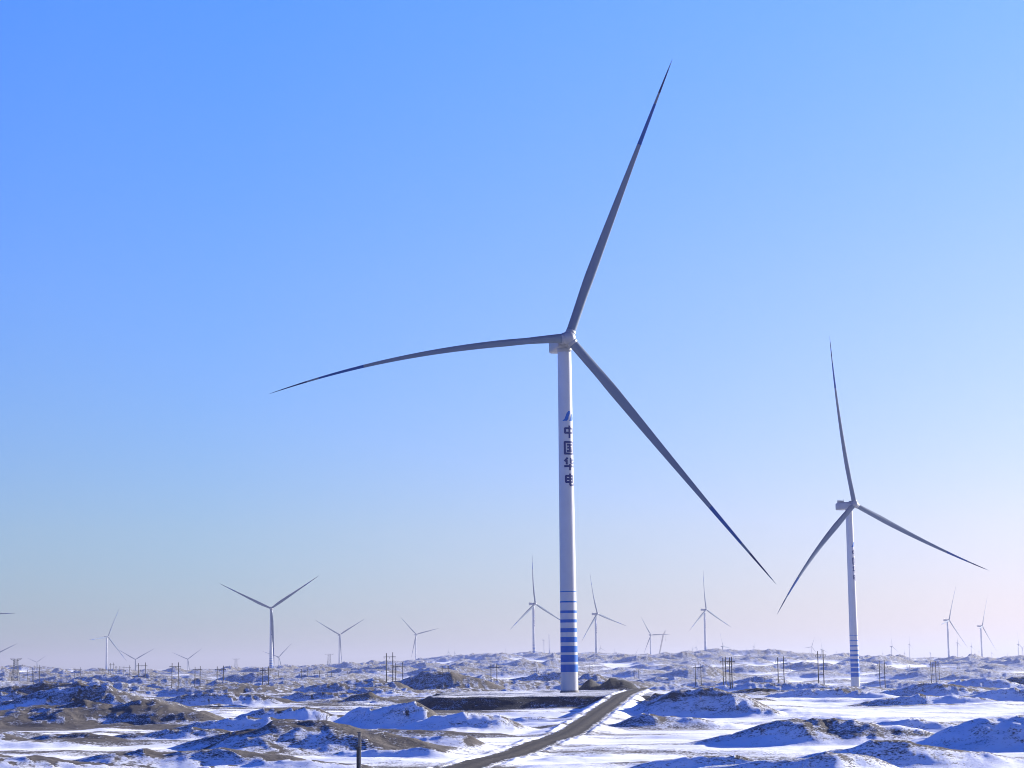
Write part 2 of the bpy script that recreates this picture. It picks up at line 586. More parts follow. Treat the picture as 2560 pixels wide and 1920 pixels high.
hill(2030, 1655, 0, 130, 90, 0.1, D=1900)
hill(2085, 1661, 0, 80, 60, 0.1, D=1700)
hill(2590, 1640, 0, 130, 120, 0.1, D=2300)
hill(2420, 1668, 0, 60, 50, 0.2, D=2200)
hill(2310, 1662, 0, 70, 50, 0.2, D=2200)
hill(200, 1687, 0, 90, 110, 0.5, D=2200)

# pad and road in plan
PAD_Z = 0.0
PADC = [pt(1052, 1742, 0), 0]
_f = (0 - HC) / ray(1280, 1742).z
PAD_Y0 = (0 - HC) / ray(1290, 1743).z
PAD_X0 = pt(1068, 1741, PAD_Y0).x
PAD_X1 = pt(1672, 1741, PAD_Y0).x
PAD_Y1 = D_MAIN + 34.0


def pad_outline(n_side=26):
    """rounded rectangle with a ragged edge, counter-clockwise"""
    out = []
    r = 7.0
    x0, x1, y0, y1 = PAD_X0, PAD_X1, PAD_Y0, PAD_Y1
    cs = [(x1 - r, y0 + r, -90), (x1 - r, y1 - r, 0), (x0 + r, y1 - r, 90), (x0 + r, y0 + r, 180)]
    for k, (cx, cy, a0) in enumerate(cs):
        for j in range(8):
            a = R(a0 + 90 * j / 7)
            out.append((cx + r * math.cos(a), cy + r * math.sin(a)))
        nx, ny, na = cs[(k + 1) % 4]
        p1 = (nx + r * math.cos(R(na)), ny + r * math.sin(R(na)))
        p0 = out[-1]
        for j in range(1, n_side):
            t = j / n_side
            out.append((p0[0] + (p1[0] - p0[0]) * t, p0[1] + (p1[1] - p0[1]) * t))
    return out


ROADPX = [(1600, 1722, 0.35), (1572, 1731, 0.34), (1556, 1738, 0.28), (1531, 1757, -0.6), (1499, 1779, -1.5), (1455.5, 1810.6, -2.3), (1415, 1835.6, -2.7),
          (1358, 1854, -2.9), (1311, 1873, -3.0), (1280, 1884, -3.05), (1204, 1903, -3.1), (1140, 1925, -3.15), (1020, 1960, -3.2), (800, 2010, -3.2)]
ROAD = []
for px_, py_, z_ in ROADPX:
    d_ = (z_ - HC) / ray(px_, py_).z
    p_ = pt(px_, py_, d_)
    ROAD.append((p_.x, p_.y, z_))


def catmull(P, n=14):
    out = []
    P = [np.array(p) for p in P]
    P = [2 * P[0] - P[1]] + P + [2 * P[-1] - P[-2]]
    for i in range(1, len(P) - 2):
        for k in range(n):
            t = k / n
            a, b, c, d = P[i - 1], P[i], P[i + 1], P[i + 2]
            out.append(0.5 * (2 * b + (c - a) * t + (2 * a - 5 * b + 4 * c - d) * t * t + (3 * b - a - 3 * c + d) * t ** 3))
    out.append(P[-2])
    return np.array(out)


ROADC = catmull(ROAD)


def heights(x, y, want_parts=False):
    x = np.asarray(x, float)
    y = np.asarray(y, float)
    d = np.hypot(x, y)
    base = relief(x, y)
    # slow swells
    base = base + 0.9 * pn(x / 210, y / 210, 3) * sstep(d, 120, 500) + 2.2 * pn(x / 640, y / 640, 5) * sstep(d, 900, 2500)
    base = base + (0.85 * pn(x / 64, y / 41, 7) + 0.35 * pn(x / 30, y / 19, 8)) * sstep(d, 100, 170) * (0.5 + 0.5 * sstep(d, 240, 450))
    # hummock field
    wx = x + 9 * pn(x / 31, y / 31, 11)
    wy = y + 9 * pn(x / 31, y / 31, 12)
    f = pn(wx / 78, wy / 50, 21) + 0.24 * pn(wx / 36, wy / 24, 22)
    m = np.clip(f - 0.03 + 0.25 * pn(x / 260, y / 260, 23), 0, 1)
    rid = 1 - np.abs(pn(wx / 52, wy / 30, 24)) * 2.2
    amp = 2.0 + 8.5 * sstep(d, 450, 1000) + 6.5 * sstep(d, 1200, 3000) - 13.0 * sstep(d, 4200, 6500)
    amp = amp * sstep(d, 130, 190)
    hh = amp * m ** 1.1 * (0.80 + 0.6 * np.clip(rid, 0, 1) ** 1.6)
    bare = np.zeros_like(x) + 0.5
    side = np.clip(x / np.maximum(y, 50) * 3.6, -1, 1)
    bare = bare - 0.25 * side
    med = np.clip(pn(wx / 27, wy / 14, 26) + 0.5 * pn(wx / 11, wy / 6, 27) + 0.05, 0, 1)
    hh = hh + 0.95 * (1 - 0.65 * sstep(d, 600, 1500)) * med * sstep(d, 100, 160) * (0.4 + 1.2 * np.clip(pn(x / 90, y / 90, 28) + 0.35, 0, 1))
    wn3 = pn(x / 29, y / 29, 33)
    spoil = np.zeros_like(x)
    wn = pn(x / 13, y / 13, 31)
    wn2 = pn(x / 4.6, y / 4.6, 32)
    for (cx, cy, h, wl, wr, df, db, br, rot, sharp) in HILLS:
        mx_ = max(wl, wr)
        q = (np.abs(x - cx) < mx_ * 1.5) & (y > cy - df * 1.7) & (y < cy + db * 1.7)
        if not q.any():
            continue
        u = (x[q] - cx)
        v = (y[q] - cy)
        v = v + 0.22 * u * (df / mx_)                       # ridges run off obliquely
        u = np.where(u < 0, u / wl, u / wr)
        v = np.where(v < 0, v / df, v / db)
        u = np.sign(u) * (0.35 * np.clip(np.abs(u) - 0.2, 0, 0.35) / 0.35 + np.clip(np.abs(u) - 0.55, 0, 9) / 0.45 * 0.65)
        r = (np.abs(u) ** 1.7 + np.abs(v) ** 1.7) ** (1 / 1.7) * 0.86
        r = r * (1 + (0.42 * wn[q] + 0.3 * wn3[q]) * np.minimum(1, 2.5 * r) + 0.16 * wn2[q] * np.minimum(1, 2 * r))
        t = np.clip(1 - r, 0, 1)
        p = h * 1.05 * (0.34 * t + 0.66 * t ** 1.7)
        old = hh[q]
        k = 0.35
        new = np.maximum(p, old * np.clip(1 - 0.75 * np.clip(1.3 - r, 0, 1), 0, 1))
        hh[q] = new
        bq = bare[q]
        wgt = np.clip(t * 3, 0, 1)
        bare[q] = bq * (1 - wgt) + min(br, 2.2) * wgt
        if br > 2.5:
            spoil[q] = np.maximum(spoil[q], wgt)
    rough = np.clip(hh / 2.0, 0, 1) * 1.15 * (1 - 0.35 * sstep(bare, 1.2, 1.8)) * (1 - 0.65 * sstep(d, 600, 1600))
    hh = hh * (1 + 0.22 * pn(x / 8.5, y / 8.5, 41) + 0.10 * pn(x / 3.7, y / 3.7, 42))
    gul = 1 - 2 * np.abs(pn(x / 7.5 + 0.4 * wn2, y / 6.0, 46))
    gul2 = 1 - 2 * np.abs(pn(x / 3.4, y / 3.0, 47))
    hh = hh + rough * (0.50 * gul + 0.26 * gul2 + 0.34 * pn(x / 5.2, y / 5.2, 43) + 0.18 * pn(x / 1.7, y / 1.7, 44)) + 0.10 * pn(x / 11, y / 17, 45) + 0.05 * pn(x / 3.1, y / 5.0, 48)
    # turbine stands are levelled
    for t_ in TURB:
        b = t_['base']
        q = (np.abs(x - b.x) < 70) & (np.abs(y - b.y) < 70)
        if q.any():
            w = np.exp(-((x[q] - b.x) ** 2 + (y[q] - b.y) ** 2) / 26.0 ** 2)
            hh[q] *= (1 - w)
            base[q] = base[q] * (1 - w) + b.z * w
    # open ground in front of the second turbine
    t1 = TURB[0]['base']
    c = np.exp(-((x - t1.x * y / t1.y) / 16.0) ** 2) * sstep(y, 640, 760) * (1 - sstep(y, t1.y + 10, t1.y + 60))
    hh = hh * (1 - 0.85 * c)
    base = base - 0.9 * c
    z = base + hh
    # ground under and round the pad
    ex = np.maximum(np.maximum(PAD_X0 - x, x - PAD_X1), 0)
    ey = np.maximum(np.maximum(PAD_Y0 - y, y - PAD_Y1), 0)
    e = np.hypot(ex, ey)
    w = 1 - sstep(e, 3, 16)
    w2 = 1 - sstep(e, 0.5, 5)
    z = (z - hh) * (1 - w) + w * -3.1 + hh * (1 - w2)
    hh = hh * (1 - w2)
    # rear of the pad: ground comes up level
    wr_ = (1 - sstep(e, 1, 14)) * sstep(y, PAD_Y1 - 6, PAD_Y1 + 10)
    z = z * (1 - wr_) + wr_ * -0.8
    # road bed
    q = (y < PAD_Y0 + 75) & (y > 60) & (np.abs(x) < 90)
    if q.any():
        xq, yq = x[q], y[q]
        best = np.full(xq.shape, 1e9)
        rz = np.zeros(xq.shape)
        sd = np.zeros(xq.shape)
        for i in range(len(ROADC) - 1):
            a, b = ROADC[i], ROADC[i + 1]
            dx, dy = b[0] - a[0], b[1] - a[1]
            L2 = dx * dx + dy * dy + 1e-9
            t = np.clip(((xq - a[0]) * dx + (yq - a[1]) * dy) / L2, 0, 1)
            dd = np.hypot(xq - a[0] - t * dx, yq - a[1] - t * dy)
            k = dd < best
            best = np.where(k, dd, best)
            rz = np.where(k, a[2] + t * (b[2] - a[2]), rz)
        w = 1 - sstep(best, 3.6, 8.5)
        berm = 0.30 * np.exp(-((best - 3.3) / 0.7) ** 2) * np.clip(0.6 + 1.8 * pn(xq / 4.5, yq / 4.5, 61), 0, 2)
        z[q] = z[q] * (1 - w) + w * (rz - 0.18) + berm
        hh[q] = hh[q] * (1 - w)
        bare[q] = bare[q] * (1 - w)
    if want_parts:
        return z, hh, bare, spoil
    return z


def build_ground():
    fine = np.arange(-17.6, 17.6001, 0.036)
    side = []
    a, st = 17.6, 0.05
    while a + st < 179:
        st = min(st * 1.12, 4.0)
        a += st
        side.append(a)
    side = np.array(side)
    ang = np.radians(np.concatenate([-side[::-1], fine, side]))
    rr = [3.0]
    while rr[-1] < 45000:
        r = rr[-1]
        g = 0.05 if r < 120 else (0.012 if r < 165 else (0.0028 if r < 700 else (0.0040 if r < 6800 else 0.02)))
        rr.append(r * (1 + g))
    rr = np.array(rr)
    nA, nR = len(ang), len(rr)
    A, RR = np.meshgrid(ang, rr)
    X, Y = RR * np.sin(A), RR * np.cos(A)
    x, y = X.ravel(), Y.ravel()
    z, hh, bare, spoil = heights(x, y, True)
    Z = z.reshape(nR, nA)
    # surface slope
    dR = np.gradient(Z, axis=0) / np.gradient(RR, axis=0)
    dA = np.gradient(Z, axis=1) / (np.gradient(A, axis=1) * RR)
    gx = dR * np.sin(A) + dA * np.cos(A)
    gy = dR * np.cos(A) - dA * np.sin(A)
    h2 = math.hypot(SDIR.x, SDIR.y)
    wx_, wy_ = 0.97, -0.24                                     # the wind comes from the right
    wind = -(gx * wx_ + gy * wy_).ravel()                      # > 0 on slopes that face the wind
    slope = np.hypot(gx, gy).ravel()
    lift = np.clip(hh / 2.6, 0, 1.3)
    patch = pn(x / 75, y / 95, 71) + 0.6 * pn(x / 30, y / 38, 72)
    strk = pn(x / 26 + 0.6 * pn(x / 20, y / 20, 74), y / 5.5, 73)
    # snow melts and blows off the sunny side and stays in the shade
    ns = ((-gx * SDIR.x - gy * SDIR.y + SDIR.z) / np.sqrt(1 + gx * gx + gy * gy)).ravel() - SDIR.z
    fac = np.clip(ns / 0.16, -1, 1)
    lf = sstep(lift, 0.06, 0.55)
    d_ = np.hypot(x, y)
    bare = bare * (1 - 0.45 * sstep(d_, 500, 1100))
    left = np.clip(0.5 - x / np.maximum(y, 50) * 2.6, 0, 1)
    near = 1 - sstep(d_, 420, 900)
    far_ = sstep(d_, 600, 1100)
    lff = sstep(lift, 0.12, 0.62)
    cover = 1.15 + 0.08 * far_ + 0.34 * patch * (1 - 0.6 * far_) - (1 - far_) * (0.42 * lf + 0.20 * lift) - far_ * (0.62 * lff + 0.08 * lift)
    cover += 0.30 * strk * (0.25 + 1.25 * near)
    cover -= sstep(fac, -0.40, 0.50) * lf * (0.12 + 0.80 * np.clip(bare, 0, 2)) * (1 - 0.45 * far_)
    flat = pn(x / 62 + 0.5 * pn(x / 25, y / 25, 76), y / 17 + x / 90, 75) + 0.45 * pn(x / 24, y / 7, 77)
    cover -= near * left * (0.12 + 1.9 * np.clip(flat + 0.10, 0, 0.8)) * (1 - 0.6 * sstep(-fac, 0.2, 0.8) * lf)
    cover -= near * (1 - left) * 1.25 * np.clip(flat + 0.02, 0, 0.65)
    cover += 0.20 * near * (1 - left) * lf
    cover -= near * 0.45 * np.clip(pn(x / 9 + 0.5 * pn(x / 12, y / 12, 79), y / 2.6 + x / 30, 78), 0, 0.7)
    cover += 0.16 * sstep(-fac, 0.3, 1.0) * lf * (1 - 0.5 * far_)
    cover -= 0.25 * np.clip(slope - 0.35, 0, 0.5)
    cover -= 0.55 * spoil
    nv = nA * nR
    co = np.empty((nv + 1, 3))
    co[:nv, 0], co[:nv, 1], co[:nv, 2] = x, y, z
    co[nv] = (0, 0, HC - 1.65)
    i = np.arange(nR - 1)[:, None] * nA
    j = np.arange(nA)[None, :]
    j2 = (j + 1) % nA
    q = np.stack([i + j, i + j2, i + nA + j2, i + nA + j], -1).reshape(-1, 4)[:, ::-1]
    tri = np.stack([np.full(nA, nv), np.arange(nA), (np.arange(nA) + 1) % nA], -1)[:, ::-1]
    nq, ntr = len(q), len(tri)
    me = bpy.data.meshes.new('ground')
    me.vertices.add(nv + 1)
    me.vertices.foreach_set('co', co.astype(np.float32).ravel())
    me.loops.add(nq * 4 + ntr * 3)
    me.loops.foreach_set('vertex_index', np.concatenate([q.ravel(), tri.ravel()]).astype(np.int32))
    me.polygons.add(nq + ntr)
    me.polygons.foreach_set('loop_start', np.concatenate([np.arange(nq) * 4, nq * 4 + np.arange(ntr) * 3]).astype(np.int32))
    me.polygons.foreach_set('use_smooth', np.ones(nq + ntr, bool))
    me.update(calc_edges=True)
    at = me.attributes.new('cover', 'FLOAT', 'POINT')
    at.data.foreach_set('value', np.append(cover, 1.0).astype(np.float32))
    at = me.attributes.new('spoil', 'FLOAT', 'POINT')
    at.data.foreach_set('value', np.append(spoil, 0.0).astype(np.float32))
    me.materials.append(M_GROUND)
    o = bpy.data.objects.new('ground', me)
    COL.objects.link(o)
    o['kind'] = 'structure'
    return float(co[:, 2].min())


ZMIN = build_ground()


def gz(x, y):
    return float(heights(np.array([x]), np.array([y]))[0])


def set_cover(o, vals):
    at = o.data.attributes.new('cover', 'FLOAT', 'POINT')
    at.data.foreach_set('value', np.array(vals, np.float32))


# ---- the raised pad
def build_pad():
    out = np.array(pad_outline())
    n = len(out)
    cx, cy = out.mean(0)
    rings = [(-6.0, -0.02, 0), (-2.2, 0.06, 0), (-0.6, 0.10, 0), (0.0, -0.05, 1), (1.3, -0.75, 1), (2.7, -1.5, 1), (4.2, -2.3, 1), (6.2, -3.1, 2), (8.0, -3.9, 2)]
    nxt, prv = np.roll(out, -1, 0), np.roll(out, 1, 0)
    tg = nxt - prv
    tg /= np.linalg.norm(tg, axis=1)[:, None]
    nor = np.stack([tg[:, 1], -tg[:, 0]], 1)
    V, cov = [], []
    for off, dz, kind in rings:
        for k in range(n):
            x, y = out[k]
            jit = 1.0 * pn(np.array([x / 4.0]), np.array([y / 4.0 + off]), 81)[0] + 1.9 * pn(np.array([x / 13.0]), np.array([y / 13.0]), 82)[0]
            o2 = off + (jit if off > -3 else 0)
            z = PAD_Z + dz + (0.16 * pn(np.array([x / 2.6]), np.array([y / 2.6 + off]), 83)[0] + 0.15 * pn(np.array([x / 9.0]), np.array([y / 9.0]), 85)[0] if kind < 2 else 0)
            V.append((x + nor[k, 0] * o2, y + nor[k, 1] * o2, z))
            nz = pn(np.array([x / 9]), np.array([y / 9 + off]), 84)[0]
            cov.append({0: 0.50 + 0.7 * nz, 1: 0.10 + 0.65 * nz, 2: 0.35 + 0.5 * nz}[kind])
    m = len(V)
    V.append((cx, cy, PAD_Z - 0.02))
    cov.append(0.6)
    Fc = []
    for r_ in range(len(rings) - 1):
        for k in range(n):
            k2 = (k + 1) % n
            Fc.append((r_ * n + k2, r_ * n + k, (r_ + 1) * n + k, (r_ + 1) * n + k2))
    for k in range(n):
        Fc.append((m, k, (k + 1) % n))
    o = link_mesh('turbine_pad', V, Fc, M_PAD)
    set_cover(o, cov)
    o['kind'] = 'structure'


build_pad()


# ---- the access road
def build_road():
    C = ROADC
    V, cov, Fc = [], [], []
    prof = [(-2.9, -0.22), (-2.2, 0.0), (-1.5, -0.06), (-1.0, -0.07), (-0.6, 0.0), (0.0, 0.03), (0.6, 0.0), (1.0, -0.07), (1.5, -0.06), (2.2, 0.0), (2.9, -0.22)]
    for i in range(len(C)):
        a = C[max(0, i - 1)]
        b = C[min(len(C) - 1, i + 1)]
        d = np.array([b[0] - a[0], b[1] - a[1]])
        d /= np.linalg.norm(d)
        nx, ny = d[1], -d[0]
        for k, (u, dz) in enumerate(prof):
            x, y = C[i][0] + nx * u, C[i][1] + ny * u
            jt = (0.75 * pn(np.array([x / 2.4 + u]), np.array([y / 2.4]), 91)[0] + 0.5 * pn(np.array([x / 9 + u]), np.array([y / 9]), 92)[0]) if abs(u) > 2 else 0
            V.append((x + nx * jt, y + ny * jt, C[i][2] + dz))
            cov.append(0.80 if abs(u) > 2.5 else (0.35 if abs(u) > 2 else (-0.10 if abs(u) < 0.2 else -0.45)))
    m = len(prof)
    for i in range(len(C) - 1):
        for k in range(m - 1):
            Fc.append((i * m + k, i * m + k + 1, (i + 1) * m + k + 1, (i + 1) * m + k)[::-1])
    o = link_mesh('gravel_road', V, Fc, M_ROAD)
    set_cover(o, cov)
    o['kind'] = 'structure'


build_road()

# ------------------------------------------------------------------ wind turbine parts
BANDS = [(5.65, 7.75), (8.44, 10.4), (11.1, 12.9), (13.9, 15.4), (16.7, 17.85), (19.4, 20.3), (22.06, 22.8), (25.0, 25.46), (27.96, 28.2)]
TOP = 97.4


def tower_r(z):
    return 2.46 + (1.92 - 2.46) * z / TOP


def tower_mesh(banded=True, n=40, name='tower'):
    zs = [-2.0, 0.0]
    fm = []
    ring_mat = {}
    lv = sorted(set([-2.0, 0.0, 30.0, 50.0, 74.0, TOP - 0.5, TOP] + ([v for b in BANDS for v in b] if banded else [])))
    V, Fc = [], []
    for z in lv:
        r = tower_r(max(z, 0)) * (1.02 if z >= TOP - 0.5 else 1.0)
        for k in range(n):
            t = 2 * math.pi * k / n
            V.append((r * math.cos(t), r * math.sin(t), z))
    for i in range(len(lv) - 1):
        mid = (lv[i] + lv[i + 1]) / 2
        b = 1 if banded and any(a < mid < c for a, c in BANDS) else 0
        for k in range(n):
            k2 = (k + 1) % n
            Fc.append((i * n + k, i * n + k2, (i + 1) * n + k2, (i + 1) * n + k))
            fm.append(b)
    Fc.append(tuple((len(lv) - 1) * n + k for k in range(n)))
    fm.append(0)
    o = link_mesh(name, V, Fc, [M_WHITE, M_BAND], None, fm)
    return o


def wrap(poly_strips, zc, az, size, name, m):
    """strips of (x,y) outline quads in a +-1 box, wrapped on the tower at height zc, azimuth az"""
    V, Fc = [], []
    NC = 6
    for strip in poly_strips:
        i0 = len(V)
        for (xl, yl), (xr, yr) in strip:
            for c in range(NC + 1):
                x, y = xl + (xr - xl) * c / NC, yl + (yr - yl) * c / NC
                z = zc + y * size
                r = tower_r(z) + 0.035
                a = az + x * size / r
                V.append((r * math.sin(a), -r * math.cos(a), z))
        for k in range(len(strip) - 1):
            for c in range(NC):
                q = i0 + k * (NC + 1) + c
                Fc.append((q, q + 1, q + NC + 2, q + NC + 1))
    return V, Fc


def stroke(x0, y0, x1, y1, w=0.33, n=8):
    dx, dy = x1 - x0, y1 - y0
    L = math.hypot(dx, dy)
    nx, ny = -dy / L * w / 2, dx / L * w / 2
    return [((x0 + dx * i / n + nx, y0 + dy * i / n + ny), (x0 + dx * i / n - nx, y0 + dy * i / n - ny)) for i in range(n + 1)]


def S(*a):
    return stroke(*a)


ZHONG = [S(-.8, .55, .8, .55), S(-.8, -.15, .8, -.15), S(-.72, .6, -.72, -.2), S(.72, .6, .72, -.2), S(0, 1, 0, -1)]
GUO = [S(-.88, .92, .88, .92), S(-.88, -.9, .88, -.9), S(-.8, .98, -.8, -.95), S(.8, .98, .8, -.95),
       S(-.48, .5, .48, .5), S(-.42, .03, .42, .03), S(-.5, -.48, .5, -.48), S(0, .5, 0, -.48), S(.2, -.12, .36, -.32)]
HUA = [S(-.38, .98, -.88, .42), S(-.55, .62, -.55, -.1), S(.8, .72, .06, .38), S(.16, .98, .16, .12), S(.1, .12, .85, .12), S(.8, .1, .85, .38),
       S(-.95, -.35, .95, -.35), S(0, -.02, 0, -1)]
DIAN = [S(-.78, .62, .7, .62), S(-.74, .14, .66, .14), S(-.78, -.34, .7, -.34), S(-.7, .68, -.7, -.4), S(.62, .68, .62, -.4), S(-.03, 1, -.03, -.8),
        S(-.1, -.82, .82, -.82), S(.78, -.86, .86, -.48)]


def petal(left, right, n=10):
    """closed leaf between two polylines sampled bottom to top"""
    def samp(P, t):
        t *= len(P) - 1
        i = min(int(t), len(P) - 2)
        f = t - i
        return (P[i][0] + (P[i + 1][0] - P[i][0]) * f, P[i][1] + (P[i + 1][1] - P[i][1]) * f)
    return [(samp(left, i / n), samp(right, i / n)) for i in range(n + 1)]


EMBLEM = [petal([(-1.25, -.95), (-.86, -.62), (-.62, -.05), (-.42, .5), (-.1, .85), (.1, .93)],
                [(-1.1, -.97), (-.4, -.95), (-.1, -.6), (-.02, -.1), (.22, .35), (.32, .8)]),
          petal([(0.02, -.9), (.3, -.55), (.5, -.1), (.62, .3), (.72, .5)],
                [(.5, -.97), (.95, -.9), (1.15, -.55), (1.02, 0), (.82, .45)])]


def decals(parent, az):
    V, Fc = [], []
    for ch, zc in ((ZHONG, 73.35), (GUO, 68.75), (HUA, 64.15), (DIAN, 59.6)):
        v, f = wrap(ch, zc, az, 1.82, '', None)
        i0 = len(V)
        V += v
        Fc += [tuple(i0 + i for i in q) for q in f]
    a = link_mesh('lettering', V, Fc, M_NAVY, parent)
    v, f = wrap(EMBLEM, 78.0, az - 0.05, 1.55, '', None)
    b = link_mesh('emblem', v, f, M_BAND, parent)
    return a, b


def chord_at(t):
    return float(np.interp(t, [0, 0.03, 0.10, 0.2, 0.32, 0.45, 0.56, 0.67, 0.78, 0.87, 0.94, 0.985, 1.0], [2.7, 2.75, 3.0, 3.35, 2.95, 2.4, 1.95, 1.5, 1.1, 0.78, 0.5, 0.26, 0.06]))


def thick_at(t):
    return float(np.interp(t, [0, 0.03, 0.12, 0.22, 0.4, 0.7, 1.0], [1.0, 0.98, 0.62, 0.42, 0.29, 0.21, 0.18]))


def blade_mesh(Rl=88.0, sag=0.0, pre=6.0, sections=34, npt=14, sagpow=2.0, name='blade', pitch=1.5, wide=1.0, prepow=2.0):
    """blade along +Z from the hub centre; leading edge +X; bends: sag in plane (+X), pre upwind (-Y)"""
    V, Fc, fm = [], [], []
    z0 = 1.5
    ts = [i / (sections - 1) for i in range(sections)]
    for b in (0.685, 0.835, 0.875, 0.962):
        ts.append(b)
    ts = sorted(set(ts))
    for t in ts:
        c, th = chord_at(t) * (1 + (wide - 1) * min(1, t * 8)), thick_at(t)
        tw = R(pitch + 6.0 * (1 - t) ** 2)
        rnd = max(0.0, 1 - t / 0.14)
        for k in range(npt):
            a = 2 * math.pi * k / npt
            x = math.cos(a) * 0.5
            yv = math.sin(a) * 0.5
            # airfoil: fuller toward the leading edge
            full = (0.5 + x)
            foil = yv * (0.35 + 1.25 * full * (1.25 - 0.55 * full))
            y = yv * rnd + foil * (1 - rnd)
            xx = (x - 0.10 * (1 - rnd)) * c
            yy = y * c * th
            X = xx * math.cos(tw) - yy * math.sin(tw)
            Yv = xx * math.sin(tw) + yy * math.cos(tw)
            V.append((X + sag * t ** sagpow, Yv - pre * t ** prepow, z0 + (Rl - z0) * t))
    for i in range(len(ts) - 1):
        mid = (ts[i] + ts[i + 1]) / 2
        mi = 1 if 0.685 < mid < 0.835 else (2 if 0.875 < mid < 0.962 else 0)
        for k in range(npt):
            k2 = (k + 1) % npt
            Fc.append((i * npt + k, i * npt + k2, (i + 1) * npt + k2, (i + 1) * npt + k))
            fm.append(mi)
    Fc.append(tuple((len(ts) - 1) * npt + k for k in range(npt)))
    fm.append(0)
    return link_mesh(name, V, Fc, [M_BLADE, M_BLADE_BAND, M_TIP], None, fm)


def hub_mesh():
    """spinner: rounded nose to -Y with three blade collars"""
    bm = bmesh.new()
    bmesh.ops.create_uvsphere(bm, u_segments=28, v_segments=18, radius=2.0)
    for v in bm.verts:
        if v.co.y > 0:
            v.co.y *= 0.9
        else:
            v.co.y *= 1.05
    V = [v.co.copy() for v in bm.verts]
    bm.verts.index_update()
    Fc = [tuple(v.index for v in f.verts) for f in bm.faces]
    bm.free()
    mb = MB()
    mb.v, mb.f = V, Fc
    for k in range(3):
        a = R(90 + 120 * k)
        d = Vector((math.cos(a), 0, math.sin(a)))
        mb.bar(d * 1.1, d * 2.3, 1.5, 1.42, 24)
    return mb.build('hub', M_NACELLE, None, True)


def nacelle_meshes():
    mb = MB()
    mb.box((0, 3.4, -0.45), (4.8, 11.4, 3.9), 0.6)
    mb.bar((0, -3.3, 0), (0, -1.8, 0), 1.9, 2.2, 24)
    mb.bar((0, 0, -3.4), (0, 0, -1.9), 2.0, 2.15, 28)
    nac = mb.build('nacelle', M_NACELLE, None, True)
    mb = MB()
    mb.box((0.4, 7.6, 2.3), (4.2, 0.8, 1.5), 0.12)
    mb.box((-1.5, 6.9, 1.8), (0.15, 1.8, 0.8), 0.02)
    mb.box((2.3, 6.9, 1.8), (0.15, 1.8, 0.8), 0.02)
    coo = mb.build('cooler', M_NACELLE, None, False)
    mb = MB()
    mb.bar((1.4, 6.3, 1.4), (1.4, 6.3, 3.6), 0.07)
    mb.bar((1.1, 6.3, 3.4), (1.7, 6.3, 3.4), 0.05)
    mas = mb.build('wind_mast', M_DARK, None, False)
    return nac, coo, mas


HUBOFF = 5.0
TILT = R(5.0)


def hub_matrix(yaw, hh, k):
    m = Matrix.Rotation(R(yaw), 4, 'Z') @ Matrix.Rotation(-TILT, 4, 'X')
    return Matrix.Translation(Matrix.Rotation(R(yaw), 3, 'Z') @ Vector((0, -HUBOFF * k, 0)) + Vector((0, 0, hh))) @ m @ Matrix.Scale(k, 4)


def assemble(loc, hh, k, yaw, blades, protos, label, group, rotor=True, nac=True):
    """blades: list of (object, in-plane angle); protos: tower, nacelle, cooler, mast, hub"""
    root = empty('wind_turbine', loc)
    tag(root, label, 'wind turbine', group)
    tw, nc, co, ms, hb = protos
    t = tw[0]
    t.parent = root
    t.scale = (k, k, (hh - 2.6 * k) / TOP if nac else hh / TOP)
    for ch in tw[1:]:
        ch.parent = t
    if nac:
        nc.parent = root
        nc.matrix_local = Matrix.Translation((0, 0, hh)) @ Matrix.Rotation(R(yaw), 4, 'Z') @ Matrix.Scale(k, 4)
        for ch in (co, ms):
            if ch:
                ch.parent = nc
    if rotor:
        hm = hub_matrix(yaw, hh, k)
        hb.parent = root
        hb.matrix_local = hm
        for bo, ang in blades:
            bo.parent = root
            bo.matrix_local = hm @ Matrix.Rotation(R(90 - ang), 4, 'Y')
    return root


def rotor_plane_fit(loc, yaw, hh, tips, phase, pre=6.0):
    """in-plane angle and length that bring each blade tip to its place in the photograph"""
    hm = hub_matrix(yaw, hh, 1.0)
    hp = Vector(loc) + hm.to_translation()
    ax = (hm.to_3x3() @ Vector((0, -1, 0))).normalized()
    ux = (hm.to_3x3() @ Vector((1, 0, 0))).normalized()
    uz = (hm.to_3x3() @ Vector((0, 0, 1))).normalized()
    res = []
    for (px, py) in tips:
        d = ray(px, py)
        o = Vector((0, 0, HC))
        q = hp + ax * pre
        t = (q - o).dot(ax) / d.dot(ax)
        v = o + d * t - q
        res.append((math.degrees(math.atan2(v.dot(uz), v.dot(ux))), math.hypot(v.dot(ux), v.dot(uz))))
    return res


TURB_GROUP = 'wind turbines of the wind farm'
# main turbine
m_loc = pt(1424, 1731, D_MAIN)
m_yaw = 13.0
p_tower = tower_mesh(True, 48)
p_dec = decals(p_tower, R(30))
p_nac, p_coo, p_mas = nacelle_meshes()
p_hub = hub_mesh()
fit = rotor_plane_fit(m_loc, m_yaw, 100.0, [(1681, 148), (672, 985), (1940, 1460)], 0)
print('main rotor fit', fit, 'HC', HC, 'D', D_MAIN)
ROOTA = [68.6, 184.6, 308.8]
mblades = []
for (ta, tr), ra in zip(fit, ROOTA):
    dl = R((ta - ra + 180) % 360 - 180)
    # a positive in-plane angle is counter-clockwise, i.e. towards -X of the blade
    droop = ra > 180 and ra < 200
    bo = blade_mesh(tr * math.cos(dl), -tr * math.sin(dl), 6.0, 44, 18, 2.15 if droop else 1.8, wide=0.62 if droop else 0.9)
    mblades.append((bo, ra))
main = assemble(m_loc, 100.0, 1.0, m_yaw, mblades, ([p_tower, *p_dec], p_nac, p_coo, p_mas, p_hub),
                'largest wind turbine, white tower with blue bands and Chinese lettering on the raised pad', TURB_GROUP)
mb = MB()
